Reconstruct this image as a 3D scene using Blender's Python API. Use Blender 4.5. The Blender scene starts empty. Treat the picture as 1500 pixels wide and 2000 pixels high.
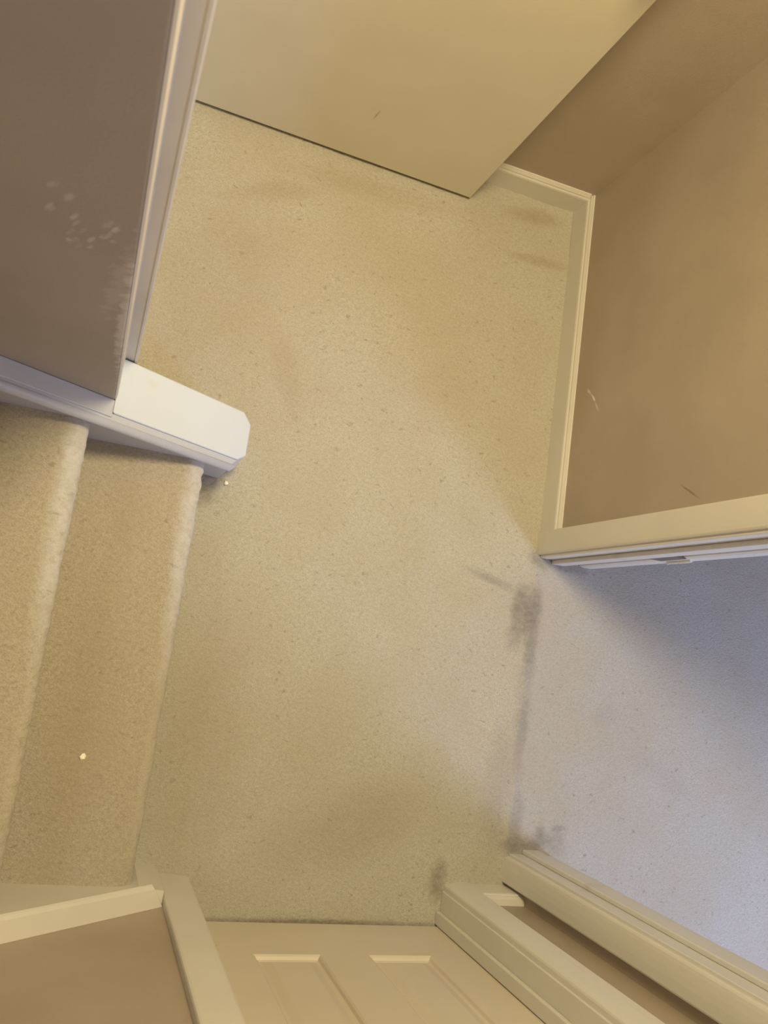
import bpy, bmesh, math, random
from mathutils import Vector, Matrix
from mathutils import noise as mnoise

random.seed(7)
S = bpy.context.scene
C = S.collection

# ------------------------------------------------------------------ helpers
def tag(o, label=None, cat=None, group=None, kind=None):
    if label: o['label'] = label
    if cat: o['category'] = cat
    if group: o['group'] = group
    if kind: o['kind'] = kind
    return o

def empty(name, loc, **k):
    o = bpy.data.objects.new(name, None)
    o.empty_display_size = 0.05
    C.objects.link(o)
    o.location = loc
    return tag(o, **k)

def wloc(p):
    v = Vector((0, 0, 0))
    while p is not None:
        v += p.location
        p = p.parent
    return v

def obj(name, bm, mat, parent=None, smooth=False, bevel=0.0, **k):
    me = bpy.data.meshes.new(name)
    bmesh.ops.recalc_face_normals(bm, faces=bm.faces[:])
    bm.to_mesh(me)
    bm.free()
    me.materials.append(mat)
    if smooth:
        for p in me.polygons: p.use_smooth = True
    o = bpy.data.objects.new(name, me)
    C.objects.link(o)
    if parent is not None:
        o.parent = parent
        o.location = -wloc(parent)
    if bevel:
        m = o.modifiers.new('edge', 'BEVEL')
        m.width = bevel; m.segments = 3; m.limit_method = 'ANGLE'; m.angle_limit = math.radians(40)
    return tag(o, **k)

def box(x0, x1, y0, y1, z0, z1):
    bm = bmesh.new()
    bmesh.ops.create_cube(bm, size=1)
    for v in bm.verts:
        v.co = Vector((x0 if v.co.x < 0 else x1, y0 if v.co.y < 0 else y1, z0 if v.co.z < 0 else z1))
    return bm

def extrude_poly(pts, vec):
    """pts: list of 3D points of a planar outline, swept along vec."""
    bm = bmesh.new()
    a = [bm.verts.new(p) for p in pts]
    b = [bm.verts.new(Vector(p) + Vector(vec)) for p in pts]
    n = len(pts)
    bm.faces.new(a); bm.faces.new(b[::-1])
    for i in range(n):
        bm.faces.new((a[i], a[(i + 1) % n], b[(i + 1) % n], b[i]))
    return bm

def plan_prism(pts, z0, z1):
    """plan outline; z0, z1 numbers or functions of (x, y)."""
    f0 = z0 if callable(z0) else (lambda x, y: z0)
    f1 = z1 if callable(z1) else (lambda x, y: z1)
    bm = bmesh.new()
    a = [bm.verts.new((x, y, f0(x, y))) for x, y in pts]
    b = [bm.verts.new((x, y, f1(x, y))) for x, y in pts]
    n = len(pts)
    bm.faces.new(a); bm.faces.new(b[::-1])
    for i in range(n):
        bm.faces.new((a[i], a[(i + 1) % n], b[(i + 1) % n], b[i]))
    return bm

# ------------------------------------------------------------------ node helpers
class NT:
    def __init__(s, name):
        s.m = bpy.data.materials.new(name)
        s.m.use_nodes = True
        s.t = s.m.node_tree
        s.b = s.t.nodes['Principled BSDF']
        s.tc = s.t.nodes.new('ShaderNodeTexCoord').outputs['Object']
    def n(s, typ, **k):
        nd = s.t.nodes.new(typ)
        for a, v in k.items(): setattr(nd, a, v)
        return nd
    def l(s, a, b): s.t.links.new(a, b)
    def mapping(s, loc=(0, 0, 0), rot=(0, 0, 0), scale=(1, 1, 1), vt='POINT', src=None):
        m = s.n('ShaderNodeMapping', vector_type=vt)
        m.inputs['Location'].default_value = loc
        m.inputs['Rotation'].default_value = rot
        m.inputs['Scale'].default_value = scale
        s.l(src or s.tc, m.inputs['Vector'])
        return m.outputs[0]
    def noise(s, scale, detail=2, rough=.5, src=None, dist=0):
        n = s.n('ShaderNodeTexNoise')
        n.inputs['Scale'].default_value = scale
        n.inputs['Detail'].default_value = detail
        n.inputs['Roughness'].default_value = rough
        n.inputs['Distortion'].default_value = dist
        s.l(src or s.tc, n.inputs['Vector'])
        return n.outputs['Fac']
    def rng(s, v, a, b, c=0, d=1):
        n = s.n('ShaderNodeMapRange', interpolation_type='SMOOTHSTEP')
        for i, x in zip(('From Min', 'From Max', 'To Min', 'To Max'), (a, b, c, d)): n.inputs[i].default_value = x
        s.l(v, n.inputs['Value'])
        return n.outputs['Result']
    def math(s, op, a, b=None, clamp=False):
        n = s.n('ShaderNodeMath', operation=op, use_clamp=clamp)
        for i, x in enumerate((a, b)):
            if x is None: continue
            if isinstance(x, (int, float)): n.inputs[i].default_value = x
            else: s.l(x, n.inputs[i])
        return n.outputs[0]
    def mix(s, fac, a, b, blend='MIX'):
        n = s.n('ShaderNodeMix', data_type='RGBA', blend_type=blend)
        for key, x in ((0, fac), (6, a), (7, b)):
            if isinstance(x, (int, float)): n.inputs[key].default_value = x
            elif isinstance(x, tuple): n.inputs[key].default_value = (*x, 1)
            else: s.l(x, n.inputs[key])
        return n.outputs[2]
    def ellipse(s, c, r, rot=(0, 0, 0), inner=.35, wob=0.0, wscale=30):
        """1 inside a soft-edged ellipsoid at c (object coordinates), 0 outside."""
        v = s.mapping(c, rot, r, 'TEXTURE')
        ln = s.n('ShaderNodeVectorMath', operation='LENGTH')
        s.l(v, ln.inputs[0])
        d = ln.outputs['Value']
        if wob:
            d = s.math('ADD', d, s.math('MULTIPLY', s.math('SUBTRACT', s.noise(wscale, 3), .5), wob))
        return s.rng(d, 1.0, inner)
    def bump(s, h, dist, strength=1.0):
        b = s.n('ShaderNodeBump')
        b.inputs['Distance'].default_value = dist
        b.inputs['Strength'].default_value = strength
        s.l(h, b.inputs['Height'])
        s.l(b.outputs[0], s.b.inputs['Normal'])

# ------------------------------------------------------------------ materials
def carpet_mat(name, marks=(), light=(.555, .525, .455), dark=(.38, .35, .29), strokes=(0, 0, .35), flecks=.52):
    k = NT(name)
    grain = k.noise(330, 3, .65)
    st = k.mapping(rot=strokes, scale=(.72, 1, 1))
    fleck = k.noise(78, 4, .6, src=st, dist=.5)
    mid = k.noise(150, 2, .6, src=st)
    big = k.noise(4.5, 3, .55)
    f = k.math('ADD', k.math('MULTIPLY', k.rng(grain, .3, .7), .62), k.math('MULTIPLY', k.rng(mid, .3, .7), .38))
    col = k.mix(f, dark, light)
    fl = k.rng(fleck, .40, .29)
    col = k.mix(k.math('MULTIPLY', fl, flecks), col, (.24, .20, .15))
    col = k.mix(k.math('MULTIPLY', k.rng(big, .35, .65), .30), col, (.42, .36, .27))
    for (c, r, rz, colr, amt, wob, ws) in marks:
        e = k.ellipse((c[0], c[1], c[2] if len(c) > 2 else 0), (r[0], r[1], r[2] if len(r) > 2 else 1000), (0, 0, rz), .25, wob, ws)
        e = k.math('MULTIPLY', e, k.math('ADD', k.math('MULTIPLY', k.rng(fleck, .3, .7), .5), .6), True)
        col = k.mix(k.math('MULTIPLY', e, amt), col, colr)
    k.l(col, k.b.inputs['Base Color'])
    k.b.inputs['Roughness'].default_value = 1
    k.b.inputs['Specular IOR Level'].default_value = 0.05
    k.b.inputs['Sheen Weight'].default_value = .15
    h = k.math('ADD', k.math('MULTIPLY', grain, .7), k.math('MULTIPLY', mid, .8))
    k.bump(h, .006, .45)
    return k.m

GREY = (.20, .185, .165)
TRAF = (.34, .28, .19)
seam_marks = [
    ((1.120, .155), (.066, .092), .1, GREY, .75, 1.0, 24),
    ((1.155, .16), (.030, .10), .1, GREY, .50, .9, 26),
    ((1.150, .05), (.026, .09), 0, GREY, .48, 1.0, 25),
    ((1.150, -.17), (.024, .14), 0, GREY, .30, .8, 25),
    ((1.146, -.05), (.035, .34), .0, GREY, .22, 1.0, 22),
    ((1.160, -.40), (.030, .12), 0, GREY, .40, .9, 24),
    ((1.175, -.46), (.070, .032), 0, GREY, .65, .8, 25),
    ((1.235, -.445), (.045, .040), .3, GREY, .60, .9, 26),
    ((1.285, -.45), (.045, .055), .2, GREY, .34, .9, 30),
    ((1.290, -.408), (.032, .014), .1, GREY, .45, .9, 40),
    ((1.235, -.42), (.022, .025), .1, GREY, .40, .9, 40),
    ((1.150, .300), (.05, .035), -.5, GREY, .60, .7, 25),
    ((1.245, .292), (.09, .022), -.08, GREY, .60, .7, 25),
    ((1.100, .075), (.05, .05), -.4, GREY, .40, 1.0, 22),
]
hall_marks = seam_marks + [
    ((1.005, .222), (.10, .020), -.25, GREY, .48, .8, 20),
    ((1.10, -.30), (.07, .20), 0, GREY, .22, .9, 14),
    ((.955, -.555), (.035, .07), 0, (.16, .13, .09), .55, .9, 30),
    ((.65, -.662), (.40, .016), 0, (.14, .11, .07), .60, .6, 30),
    ((.70, -.44), (.26, .13), .4, (.30, .25, .18), .35, 1.0, 9),
    ((.27, 1.12), (.20, .040), .35, TRAF, .35, .9, 8),
    ((.55, 1.21), (.34, .045), .05, TRAF, .30, .8, 8),
    ((1.02, 1.285), (.14, .035), .1, TRAF, .60, .7, 12),
    ((1.03, 1.155), (.14, .024), .08, TRAF, .55, .7, 12),
    ((.17, .84), (.21, .36), -.15, TRAF, .32, .7, 5),
    ((.38, .62), (.05, .20), .35, TRAF, .22, .8, 8),
    ((.30, -.30), (.16, .48), .05, TRAF, .32, .8, 5),
    ((.215, .30), (.05, .035), 0, (.15, .12, .08), .5, .5, 20),
]
M_carpet = carpet_mat('hall_carpet', hall_marks)
room_marks = seam_marks + [
    ((1.40, -.10), (.07, .04), .4, (.34, .31, .30), .30, 1.0, 16),
    ((1.62, -.25), (.18, .05), -.5, (.36, .33, .33), .25, 1.0, 10),
]
M_carpet_room = carpet_mat('bedroom_carpet', room_marks, (.505, .485, .475), (.36, .345, .335))  # same carpet as the hall, with cool daylight put into its colour
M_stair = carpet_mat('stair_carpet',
    [((.187 - .246 * i, .20, .175 + .18 * i), (.045, .42, .08), 0, (.66, .67, .74), .55, .6, 22) for i in range(3)] +  # pale lavender bands: daylight on the nosings painted into the carpet colour
    [((.188 - .246 * i, -.30, .175 + .18 * i), (.022, .45, .08), 0, (.58, .54, .47), .30, .6, 22) for i in range(3)] +
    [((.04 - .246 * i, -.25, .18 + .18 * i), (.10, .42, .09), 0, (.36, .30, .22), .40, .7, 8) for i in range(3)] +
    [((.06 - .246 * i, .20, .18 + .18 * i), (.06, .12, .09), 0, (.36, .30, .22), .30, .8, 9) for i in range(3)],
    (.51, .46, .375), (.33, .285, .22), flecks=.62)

def paint_mat(name, col, marks=(), rough=.55, var=.06, bumpd=.0006):
    k = NT(name)
    n = k.noise(3.5, 3)
    d = tuple(c * (1 - var) for c in col); l = tuple(min(1, c * (1 + var)) for c in col)
    c = k.mix(k.rng(n, .3, .7), d, l)
    for (cc, r, rot, colr, amt, wob, ws) in marks:
        e = k.ellipse(cc, r, rot, .3, wob, ws)
        c = k.mix(k.math('MULTIPLY', e, amt), c, colr)
    k.l(c, k.b.inputs['Base Color'])
    k.b.inputs['Roughness'].default_value = rough
    k.b.inputs['Specular IOR Level'].default_value = .35
    k.bump(k.noise(260, 2), bumpd, .5)
    return k.m

TAUPE = (.415, .345, .27)
W = 1000
M_wall = paint_mat('taupe_wall_paint', TAUPE)
M_wall_right = paint_mat('taupe_wall_paint_scratched', TAUPE, [
    ((1.155, .745, .160), (W, .006, .018), (.75, 0, 0), (.80, .76, .70), .55, 1.0, 70),
    ((1.155, .722, .183), (W, .005, .022), (.85, 0, 0), (.84, .80, .72), .75, .8, 70),
    ((1.155, .694, .202), (W, .005, .022), (.95, 0, 0), (.76, .71, .63), .50, 1.0, 70),
    ((1.155, .415, .585), (W, .003, .045), (.55, 0, 0), (.13, .10, .07), .6, .4, 60),
])
chips = []
rr = random.Random(3)
chips.append(((-.019, .4, .80), (.010, W, .30), (0, 0, 0), (.66, .62, .56), .70, 2.4, 48))
chips.append(((-.030, .4, .95), (.018, W, .16), (0, .1, 0), (.60, .55, .50), .32, 2.6, 45))
for i in range(26):
    a = rr.random(); b = rr.random()
    chips.append(((-.038 - .07 * a, .4, 1.0 + .12 * b + .9 * (.07 * a)), (.006 + rr.random() * .012, W, .0022 + rr.random() * .003), (0, -1.2, 0), (.64, .59, .54), .15 + .5 * rr.random() ** 2, 1.5, 80))
M_wall_stair = paint_mat('taupe_wall_paint_scuffed', (.37, .325, .275), chips)
M_trim = paint_mat('white_trim_paint', (.68, .65, .585), (), .38, .03, .0002)
M_trim_jamb = paint_mat('white_jamb_paint', (.67, .65, .62), [
    ((1.20, .29, .30), (.05, W, .02), (0, 0, 0), (.5, .46, .40), .3, .8, 40),
], .38, .03, .0002)
M_cap = paint_mat('cool_lit_white_gloss_paint', (.60, .65, .74), [  # white paint; bluish base colour imitates cool light on the block
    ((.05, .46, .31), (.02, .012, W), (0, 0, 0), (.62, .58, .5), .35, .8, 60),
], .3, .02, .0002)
M_door = paint_mat('cream_door_paint', (.70, .645, .52), [
    ((.452, 1.27, .212), (.0035, W, .030), (0, .10, 0), (.36, .29, .2), .6, .5, 60),
], .42, .03, .0002)
M_closet = paint_mat('cream_closet_paint', (.66, .60, .49), [
    ((.385, -.66, .155), (.010, W, .006), (0, 0, 0), (.42, .34, .24), .5, .6, 60),
], .42, .03, .0002)
M_string = paint_mat('daylight_tinted_stringer_paint', (.47, .485, .56), (), .4, .03, .0002)  # white paint with the lavender cast of daylight mixed into its colour
M_strip = paint_mat('worn_white_corner_paint', (.62, .57, .49), (), .45, .06, .0003)
M_ceiling = paint_mat('white_ceiling_paint', (.80, .77, .70), (), .8)
M_dark = paint_mat('dark_metal_hinge', (.16, .135, .10), (), .5, .1)
M_chip = paint_mat('chipped_white_paint', (.80, .79, .77), (), .5, .1)
M_paper = paint_mat('paper_white', (.90, .87, .78), (), .7)
kb = NT('aged_brass'); kb.b.inputs['Base Color'].default_value = (.50, .36, .16, 1)
kb.b.inputs['Metallic'].default_value = 1; kb.b.inputs['Roughness'].default_value = .35
kb.l(kb.rng(kb.noise(30), .3, .7, .28, .42), kb.b.inputs['Roughness']); M_brass = kb.m

# ------------------------------------------------------------------ floors
def carpet_grid(x0, x1, y0, y1, step, amp, z=0.0):
    nx = int(round((x1 - x0) / step)); ny = int(round((y1 - y0) / step))
    vs, fs = [], []
    for j in range(ny + 1):
        for i in range(nx + 1):
            x = x0 + (x1 - x0) * i / nx; y = y0 + (y1 - y0) * j / ny
            h = mnoise.noise(Vector((x * 70, y * 70, 3))) * amp + mnoise.noise(Vector((x * 9, y * 9, 8))) * amp
            vs.append((x, y, z + h * min(1.0, abs(x - 1.142) / .05)))
    for j in range(ny):
        for i in range(nx):
            a = j * (nx + 1) + i
            fs.append((a, a + 1, a + nx + 2, a + nx + 1))
    me = bpy.data.meshes.new('carpet'); me.from_pydata(vs, [], fs)
    for p in me.polygons: p.use_smooth = True
    return me

def mesh_obj(name, me, mat, **k):
    me.materials.append(mat)
    o = bpy.data.objects.new(name, me); C.objects.link(o)
    return tag(o, **k)

mesh_obj('floor', carpet_grid(-.30, 1.142, -.76, 1.40, .007, .0016), M_carpet, kind='structure')
mesh_obj('floor_right', carpet_grid(1.142, 3.4, -2.2, 1.2, .02, .0016), M_carpet_room, kind='structure')

# ------------------------------------------------------------------ walls
ZC = 2.75
WX = 1.155          # hall face of the wall on the right
WB = 1.353          # back wall
WF = -.58           # wall with the closet
def wall_with_opening_x(x0, x1, y0, y1, oy0, oy1, oz, z1):
    pts = [(x0, y0, 0), (x0, oy0, 0), (x0, oy0, oz), (x0, oy1, oz), (x0, oy1, 0), (x0, y1, 0), (x0, y1, z1), (x0, y0, z1)]
    return extrude_poly(pts, (x1 - x0, 0, 0))
def wall_with_opening_y(y0, y1, x0, x1, ox0, ox1, oz, z1):
    pts = [(x0, y0, 0), (ox0, y0, 0), (ox0, y0, oz), (ox1, y0, oz), (ox1, y0, 0), (x1, y0, 0), (x1, y0, z1), (x0, y0, z1)]
    return extrude_poly(pts, (0, y1 - y0, 0))
st = dict(kind='structure')
obj('wall_right', wall_with_opening_x(WX, 1.272, -2.2, WB + .1, -.493, .319, 2.06, ZC), M_wall_right, **st)
obj('wall_back', box(-.35, WX, WB, WB + .1, 0, ZC), M_wall, **st)
obj('wall_front', wall_with_opening_y(WF - .11, WF, -2.2, WX, .320, .992, 2.06, ZC), M_wall, **st)
obj('wall_stair', box(-2.2, -.015, .401, .485, 0, ZC), M_wall_stair, bevel=.004, **st)
obj('wall_left', box(-.45, -.35, .485, WB + .1, 0, ZC), M_wall, **st)
obj('wall_upstairs', box(-2.3, -2.2, WF - .11, .485, 0, ZC), M_wall, **st)
obj('wall_closet_back', box(.2, WX, -1.25, -1.2, 0, ZC), M_wall, **st)
obj('wall_closet_left', box(.15, .2, -1.25, WF - .11, 0, ZC), M_wall, **st)
obj('floor_closet', box(.2, WX, -1.2, -.76, -.03, 0), M_carpet, **st)
obj('wall_bedroom_back', box(1.272, 3.5, 1.2, 1.3, 0, ZC), M_wall, **st)
obj('wall_bedroom_front', box(1.272, 3.5, -2.3, -2.2, 0, ZC), M_wall, **st)
obj('wall_bedroom_far', box(3.4, 3.5, -2.2, 1.2, 0, ZC), M_wall, **st)
obj('ceiling', box(-2.3, 3.5, -2.3, WB + .1, ZC, ZC + .05), M_ceiling, **st)

# ------------------------------------------------------------------ baseboards (profile swept along the wall)
BBP = [(0, 0), (.0125, 0), (.0125, .070), (.0115, .075), (.0085, .079), (.0080, .083), (.0050, .088), (.0030, .092), (0, .092)]
def sweep(profile, place, a, b):
    """profile (d, z): d away from the wall; place(d, t) -> (x, y)."""
    return extrude_poly([(*place(d, a), z) for d, z in profile], Vector((*place(0, b), 0)) - Vector((*place(0, a), 0)))
obj('baseboard_right', sweep(BBP, lambda d, t: (WX - d, t), .376, WB), M_trim, **st)
obj('baseboard_back', sweep(BBP, lambda d, t: (t, WB - d), -.35, WX - .0125), M_trim, **st)
obj('baseboard_front', sweep(BBP, lambda d, t: (t, WF + (d + .011 if d else 0)), 1.042, WX), M_trim, **st)

# ------------------------------------------------------------------ right-hand doorway frame (casing, jamb, stop, hinge)
trim1 = empty('trim_1', (WX, -.09, 0), kind='structure')
def cas_profile(w):      # (across, out): from the inner edge outwards
    return [(0, 0), (0, .009), (.0015, .0115), (.005, .0135), (.012, .0150), (.026, .0168), (w * .62, .0180), (w - .005, .0185), (w - .0015, .0172), (w, .014), (w, 0)]
HT = 2.045
obj('casing', plan_prism([(WX - o, .311 + a) for a, o in cas_profile(.065)], 0, HT + .065), M_trim, trim1)
obj('casing', plan_prism([(WX - o, -.485 - a) for a, o in cas_profile(.065)], 0, HT + .065), M_trim, trim1)
obj('casing', extrude_poly([(WX - o, -.485, HT + a) for a, o in cas_profile(.065)], (0, .796, 0)), M_trim, trim1)
obj('jamb', box(WX - .004, 1.276, .304, .3195, 0, HT + .008), M_trim_jamb, trim1, bevel=.002)
obj('jamb', box(WX - .004, 1.276, -.4935, -.478, 0, HT + .008), M_trim_jamb, trim1, bevel=.002)
obj('jamb', box(WX - .004, 1.276, -.478, .304, HT - .004, HT + .010), M_trim_jamb, trim1, bevel=.002)
obj('door_stop', box(1.188, 1.226, .292, .304, 0, HT), M_trim_jamb, trim1, bevel=.003)
obj('door_stop', box(1.188, 1.235, -.478, -.466, 0, HT), M_trim_jamb, trim1, bevel=.003)
obj('hinge_jamb_edge', plan_prism([(1.276, .3195), (1.276, .302), (1.286, .2985), (1.316, .2985), (1.320, .302), (1.320, .3195)], 0, HT), M_trim_jamb, trim1, bevel=.002)
hg = obj('hinge', box(1.229, 1.284, .2975, .3035, .345, .435), M_dark, trim1, bevel=.001, label='dark recessed hinge leaf with chipped paint')
# flaking paint over the knuckle
bm = bmesh.new()
for i in range(6):
    z0 = .348 + i * .0145
    w_ = .009 + .006 * rr.random()
    bmesh.ops.create_cone(bm, cap_ends=True, segments=12, radius1=.0045, radius2=.004, depth=.0125,
        matrix=Matrix.Translation((1.300 + .003 * rr.random(), .2965, z0 + .006)))
obj('hinge_knuckle', bm, M_chip, hg, smooth=False)

# ------------------------------------------------------------------ closet frame and six-panel closet door
trim2 = empty('trim_2', (.655, WF, 0), kind='structure')
obj('casing', plan_prism([(.976 + a, WF + 1.45 * o) for a, o in cas_profile(.066)], 0, HT + .068), M_trim, trim2)
obj('casing', plan_prism([(.335 - a, WF + o) for a, o in cas_profile(.072)], 0, HT + .068), M_trim, trim2)
obj('casing', extrude_poly([(.335, WF + o, HT + a) for a, o in cas_profile(.068)], (.641, 0, 0)), M_trim, trim2)
obj('jamb', box(.971, .9915, -.70, WF + .003, 0, HT + .008), M_trim, trim2, bevel=.002)
obj('jamb', box(.3205, .340, -.70, WF + .003, 0, HT + .008), M_trim, trim2, bevel=.002)
obj('jamb', box(.340, .971, -.70, WF + .003, HT - .004, HT + .010), M_trim, trim2, bevel=.002)
obj('door_stop', box(.960, .971, -.6565, -.624, 0, HT), M_trim, trim2, bevel=.003)
obj('door_stop', box(.340, .351, -.6565, -.624, 0, HT), M_trim, trim2, bevel=.003)

DY = -.658
door2 = empty('door_2', (.655, DY, 0), kind='structure', label='white six-panel closet door, shut, seen from above')
xs = [.344, .459, .607, .717, .866, .967]
zs = [.012, .199, .82, 1.00, 1.62, 1.74, 1.93, 2.04]
bm = bmesh.new()
vv = {}
def V(i, j, y):
    key = (i, j, y)
    if key not in vv: vv[key] = bm.verts.new((xs[i], y, zs[j]))
    return vv[key]
holes = {(i, j) for i in (1, 3) for j in (1, 3, 5)}
yf, yb = DY, DY - .034
for i in range(5):
    for j in range(7):
        if (i, j) in holes: continue
        for y in (yf, yb):
            bm.faces.new((V(i, j, y), V(i + 1, j, y), V(i + 1, j + 1, y), V(i, j + 1, y)))
def rim(i0, j0, i1, j1):
    bm.faces.new((V(i0, j0, yf), V(i1, j1, yf), V(i1, j1, yb), V(i0, j0, yb)))
for i in range(5): rim(i, 0, i + 1, 0); rim(i, 7, i + 1, 7)
for j in range(7): rim(0, j, 0, j + 1); rim(5, j, 5, j + 1)
for (i, j) in holes:
    rim(i, j, i + 1, j); rim(i, j + 1, i + 1, j + 1); rim(i, j, i, j + 1); rim(i + 1, j, i + 1, j + 1)
obj('door_slab', bm, M_closet, door2)
RINGS = [(0, .0), (.004, .003), (.007, .009), (.013, .011), (.016, .0105), (.034, .0035), (.038, .003)]
for (i, j) in sorted(holes):
    bm = bmesh.new()
    x0, x1, z0, z1 = xs[i], xs[i + 1], zs[j], zs[j + 1]
    prev = None
    for ins, dep in RINGS:
        ring = [bm.verts.new((x, yf - dep, z)) for x, z in ((x0 + ins, z0 + ins), (x1 - ins, z0 + ins), (x1 - ins, z1 - ins), (x0 + ins, z1 - ins))]
        if prev:
            for q in range(4): bm.faces.new((prev[q], prev[(q + 1) % 4], ring[(q + 1) % 4], ring[q]))
        prev = ring
    bm.faces.new(prev)
    obj('panel', bm, M_closet, door2)

# ------------------------------------------------------------------ open flat door lying against the back wall
ang = math.atan2(1.269 - 1.285, .803 - .027)
DW = .845
door1 = empty('door_1', (.803, 1.269, 0), kind='structure', label='cream flush door swung open in front of the back wall')
def door_pt(u, d, z):      # u from the free edge towards the hinge, d behind the face
    c, s_ = math.cos(ang), math.sin(ang)
    return (.803 - u * c - d * s_, 1.269 - u * s_ + d * c, z)
def door_box(u0, u1, d0, d1, z0, z1):
    bm = bmesh.new(); bmesh.ops.create_cube(bm, size=1)
    for v in bm.verts:
        v.co = Vector(door_pt(u0 if v.co.x < 0 else u1, d0 if v.co.y < 0 else d1, z0 if v.co.z < 0 else z1))
    return bm
obj('door_slab', door_box(0, DW, 0, .035, .014, 2.035), M_door, door1, bevel=.0015)
def lathe(prof, center, axis_y=-1, seg=40):
    bm = bmesh.new(); prev = None
    for r, d in prof:
        ring = [bm.verts.new((center[0] + r * math.cos(2 * math.pi * q / seg), center[1] + axis_y * d, center[2] + r * math.sin(2 * math.pi * q / seg))) for q in range(seg)]
        if prev:
            for q in range(seg): bm.faces.new((prev[q], prev[(q + 1) % seg], ring[(q + 1) % seg], ring[q]))
        else: bm.faces.new(ring)
        prev = ring
    bm.faces.new(prev[::-1])
    return bm
KZ = 1.0
kc = (.803 - .060, 1.2702, KZ)
ro = obj('door_knob', lathe([(.032, 0), (.032, .003), (.028, .007), (.014, .010), (.011, .022), (.012, .028), (.020, .034), (.0265, .042), (.0275, .048), (.025, .054), (.017, .059), (.004, .061)], kc), M_brass, door1, smooth=True, label='brass round door knob')
for z in (.25, 1.05, 1.8):
    bm = bmesh.new()
    bmesh.ops.create_cone(bm, cap_ends=True, segments=14, radius1=.006, radius2=.006, depth=.09, matrix=Matrix.Translation(door_pt(DW + .004, -.003, z)))
    obj('hinge', bm, M_brass, door1)

# ------------------------------------------------------------------ casing on the rear corner of the stair wall
trim3 = empty('trim_3', (-.01, .49, 0), kind='structure')
obj('casing', plan_prism([(-.075, .485), (-.075, .498), (-.06, .503), (.004, .503), (.010, .5015), (.0125, .498), (.0125, .493), (.010, .4895), (.007, .489), (.0055, .4905), (-.010, .4905), (-.0115, .485)], 0, 2.3), M_strip, trim3)
obj('corner_bead', plan_prism([(-.0155, .402), (-.0125, .404), (-.0115, .412), (-.0115, .4848), (-.0155, .4848)], 0, 2.3), M_strip, trim3)

# ------------------------------------------------------------------ staircase
NR = 7
RUN, RISE = .246, .18
stair = empty('staircase', (.19, -.09, 0), label='carpeted staircase rising beside the dark taupe wall, white stringers on both sides', cat='staircase')
Y0, Y1 = -.546, .354
def step_mesh(k):
    """one carpeted step: tread, round nosing, riser, swept across the stairs with a slightly uneven pile."""
    nx = .1945 - RUN * k              # front of the nosing
    zt = RISE * (k + 1)
    zb = RISE * k - (.0 if k else .01)
    prof = []
    back = nx - RUN - .03
    for q in range(12): prof.append((back + (nx - .052 - back) * q / 11, zt))
    for q in range(1, 9):
        a = math.radians(90 * q / 8)
        prof.append((nx - .052 + .052 * math.sin(a), zt - .026 + .026 * math.cos(a)))
    for q in range(1, 4):
        a = math.radians(90 * q / 3)
        prof.append((nx - .022 + .022 * math.cos(a), zt - .026 - .022 * math.sin(a)))
    for q in range(1, 6): prof.append((nx - .028, zt - .047 + (zb - zt + .047) * q / 5))
    prof.append((back, zb))
    n = 190
    bm = bmesh.new(); prev = None
    for j in range(n + 1):
        y = Y0 + (Y1 - Y0) * j / n
        row = []
        for q, (x, z) in enumerate(prof):
            edge = 15 <= q <= 21
            a = .0028 if edge else .0016
            nn = mnoise.noise(Vector((x * 60, y * 85, z * 60 + k * 7)))
            n2 = mnoise.noise(Vector((x * 12, y * 14, k * 3.3)))
            dx = a * (nn + .8 * n2) if edge else 0
            dz = a * (nn + .6 * n2) if q < 14 else 0
            row.append(bm.verts.new((x + dx, y, z + dz)))
        if prev:
            m = len(prof)
            for q in range(m): bm.faces.new((prev[q], prev[(q + 1) % m], row[(q + 1) % m], row[q]))
        else: bm.faces.new(row)
        prev = row
    bm.faces.new(prev[::-1])
    return bm
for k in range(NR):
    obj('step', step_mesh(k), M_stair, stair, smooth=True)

SL = RISE / RUN
def zcap(x, y=0): return .348 - SL * x
# stringer on the far side: board, its half-round moulding, and the broad cap that runs on past the end of the wall
XL = -1.75
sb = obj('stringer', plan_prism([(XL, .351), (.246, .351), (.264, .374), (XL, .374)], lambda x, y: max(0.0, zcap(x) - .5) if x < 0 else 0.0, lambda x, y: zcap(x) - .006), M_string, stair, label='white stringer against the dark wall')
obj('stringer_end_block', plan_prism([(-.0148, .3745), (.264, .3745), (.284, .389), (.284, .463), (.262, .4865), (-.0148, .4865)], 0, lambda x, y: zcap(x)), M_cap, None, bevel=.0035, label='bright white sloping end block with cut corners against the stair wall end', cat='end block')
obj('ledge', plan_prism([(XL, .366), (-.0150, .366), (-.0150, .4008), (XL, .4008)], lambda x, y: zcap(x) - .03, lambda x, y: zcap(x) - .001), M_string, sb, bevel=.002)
def slope_rod(yc, r, xa, xb, off, seg=18, chamfer=True):
    bm = bmesh.new(); rows = []
    for t in (0, 1):
        row = []
        for q in range(seg):
            a = 2 * math.pi * q / seg
            y = yc + r * math.cos(a); w = r * math.sin(a)
            x = xa if t == 0 else xb
            if t and chamfer: x = xb + (y - yc) * .9
            row.append(bm.verts.new((x, y, zcap(x) + off + w)))
        rows.append(row)
    for q in range(seg): bm.faces.new((rows[0][q], rows[0][(q + 1) % seg], rows[1][(q + 1) % seg], rows[1][q]))
    bm.faces.new(rows[0]); bm.faces.new(rows[1][::-1])
    return bm
obj('moulding', slope_rod(.3525, .0092, XL, .258, -.008), M_string, sb, smooth=True)

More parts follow.
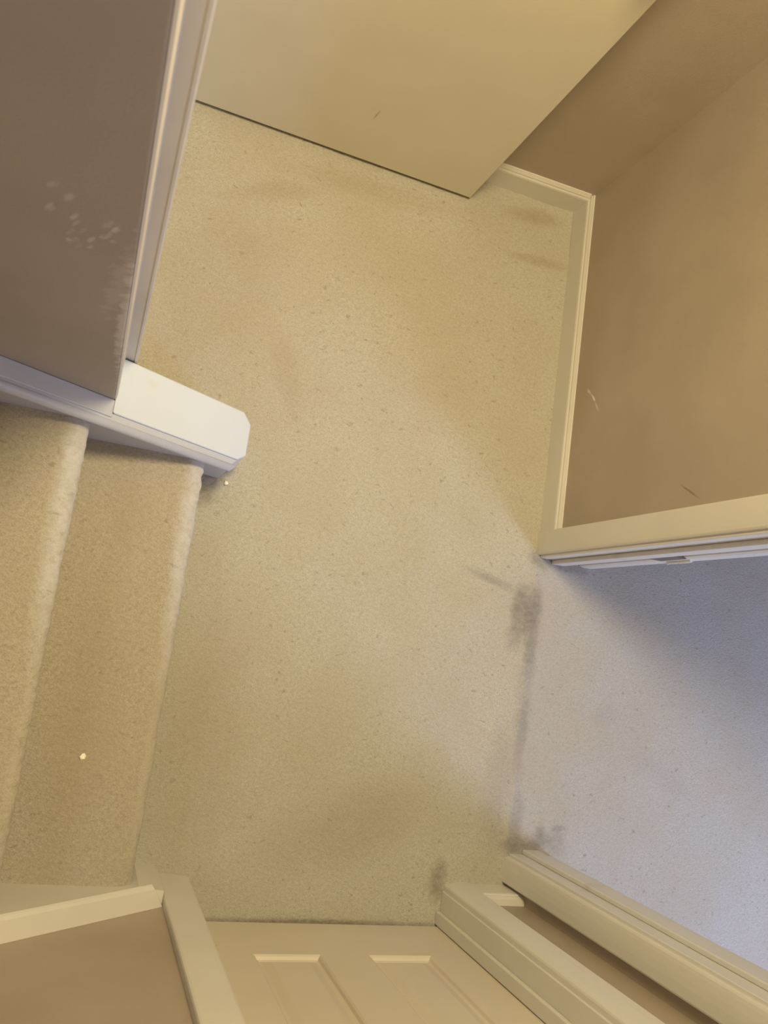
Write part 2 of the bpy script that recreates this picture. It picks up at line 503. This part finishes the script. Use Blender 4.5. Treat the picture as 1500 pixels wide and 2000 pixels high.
# skirtboard on the near side with its cap
def zc2(x, y=0): return .362 - SL * x
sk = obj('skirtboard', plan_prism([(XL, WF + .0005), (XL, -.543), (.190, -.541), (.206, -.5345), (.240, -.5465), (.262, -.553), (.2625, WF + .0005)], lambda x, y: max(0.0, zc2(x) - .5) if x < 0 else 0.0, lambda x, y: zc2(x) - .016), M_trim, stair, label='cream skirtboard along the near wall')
def strip(xa, xb, prof):
    bm = bmesh.new(); rows = []
    for e in (0, 1):
        row = []
        for y, o in prof:
            x = xb - max(0, (y + .572)) * .75 if e else xa
            row.append(bm.verts.new((x, y, zc2(x) + o)))
        rows.append(row)
    n = len(prof)
    for q in range(n): bm.faces.new((rows[0][q], rows[0][(q + 1) % n], rows[1][(q + 1) % n], rows[1][q]))
    bm.faces.new(rows[0]); bm.faces.new(rows[1][::-1])
    return bm
obj('cap', strip(XL, .262, [(WF + .0005, -.018), (-.540, -.018), (-.534, -.014), (-.532, -.008), (-.535, -.002), (-.541, .0), (WF + .0005, .0)]), M_trim, sk)

# ------------------------------------------------------------------ small bits lying on the carpet
bm = bmesh.new()
pts = [(.0, .0), (.007, .002), (.0095, .008), (.006, .013), (.001, .0125), (-.003, .006)]
top = [bm.verts.new((.050 + x, -.300 + y, .1835 + .0012 * ((i * 7) % 3))) for i, (x, y) in enumerate(pts)]
bot = [bm.verts.new((.050 + x, -.300 + y, .1815)) for x, y in pts]
bm.faces.new(top); bm.faces.new(bot[::-1])
for i in range(6): bm.faces.new((top[i], bot[i], bot[(i + 1) % 6], top[(i + 1) % 6]))
obj('paper_scrap', bm, M_paper, label='tiny torn scrap of white paper lying on the lowest carpeted step', cat='paper scrap')
bm = bmesh.new()
bmesh.ops.create_icosphere(bm, subdivisions=3, radius=.0045, matrix=Matrix.Translation((.268, .343, .0045)))
for v in bm.verts:
    n_ = mnoise.noise(v.co * 400)
    v.co += (v.co - Vector((.268, .343, .0045))) * n_ * .9
    v.co.z = .003 + (v.co.z - .003) * .6
obj('lint_tuft', bm, M_paper, smooth=True, label='tiny white tuft of lint on the carpet at the foot of the stringer', cat='lint')

# ------------------------------------------------------------------ lights
def area(name, loc, target, size, energy, col, shape='DISK'):
    l = bpy.data.lights.new(name, 'AREA'); l.shape = shape; l.size = size; l.energy = energy; l.color = col
    o = bpy.data.objects.new(name, l); C.objects.link(o); o.location = loc
    o.rotation_euler = (Vector(target) - Vector(loc)).to_track_quat('-Z', 'Y').to_euler()
    return o
area('hall_ceiling_light', (.36, .74, 2.70), (.36, .74, 0), .44, 50, (1.0, .85, .50))
area('bedroom_window_light', (3.3, -1.50, 1.20), (.6, .1, .2), 1.1, 98, (.58, .68, 1.0), 'SQUARE')
area('upstairs_fill', (-1.7, -.1, 2.65), (-.8, -.1, 1.0), .5, 5, (.95, .92, .95))  # added weak fill from above the stairs, not a known lamp
w = bpy.data.worlds.new('World'); S.world = w; w.use_nodes = True
w.node_tree.nodes['Background'].inputs[0].default_value = (.9, .85, .75, 1)
w.node_tree.nodes['Background'].inputs[1].default_value = .1

# ------------------------------------------------------------------ camera: phone held about 2 m over the landing, looking almost straight down
R = Matrix(((0.93083686, 0.13364105, 0.34012175), (-0.17998185, 0.97767665, 0.10842002), (-0.31803973, -0.1621371, 0.93411043)))
cam = bpy.data.cameras.new('camera')
cam.sensor_fit = 'VERTICAL'; cam.sensor_height = 36; cam.lens = 1613.14 / 2000 * 36
cam.clip_start = .02
cam.dof.use_dof = True; cam.dof.focus_distance = 1.95; cam.dof.aperture_fstop = 9
co = bpy.data.objects.new('camera', cam); C.objects.link(co)
co.matrix_world = Matrix.Translation((0, 0, 2.0)) @ R.transposed().to_4x4()
S.camera = co

S.view_settings.view_transform = 'Standard'
S.view_settings.look = 'None'
S.view_settings.exposure = 0
S.cycles.use_denoising = True
S.cycles.max_bounces = 8
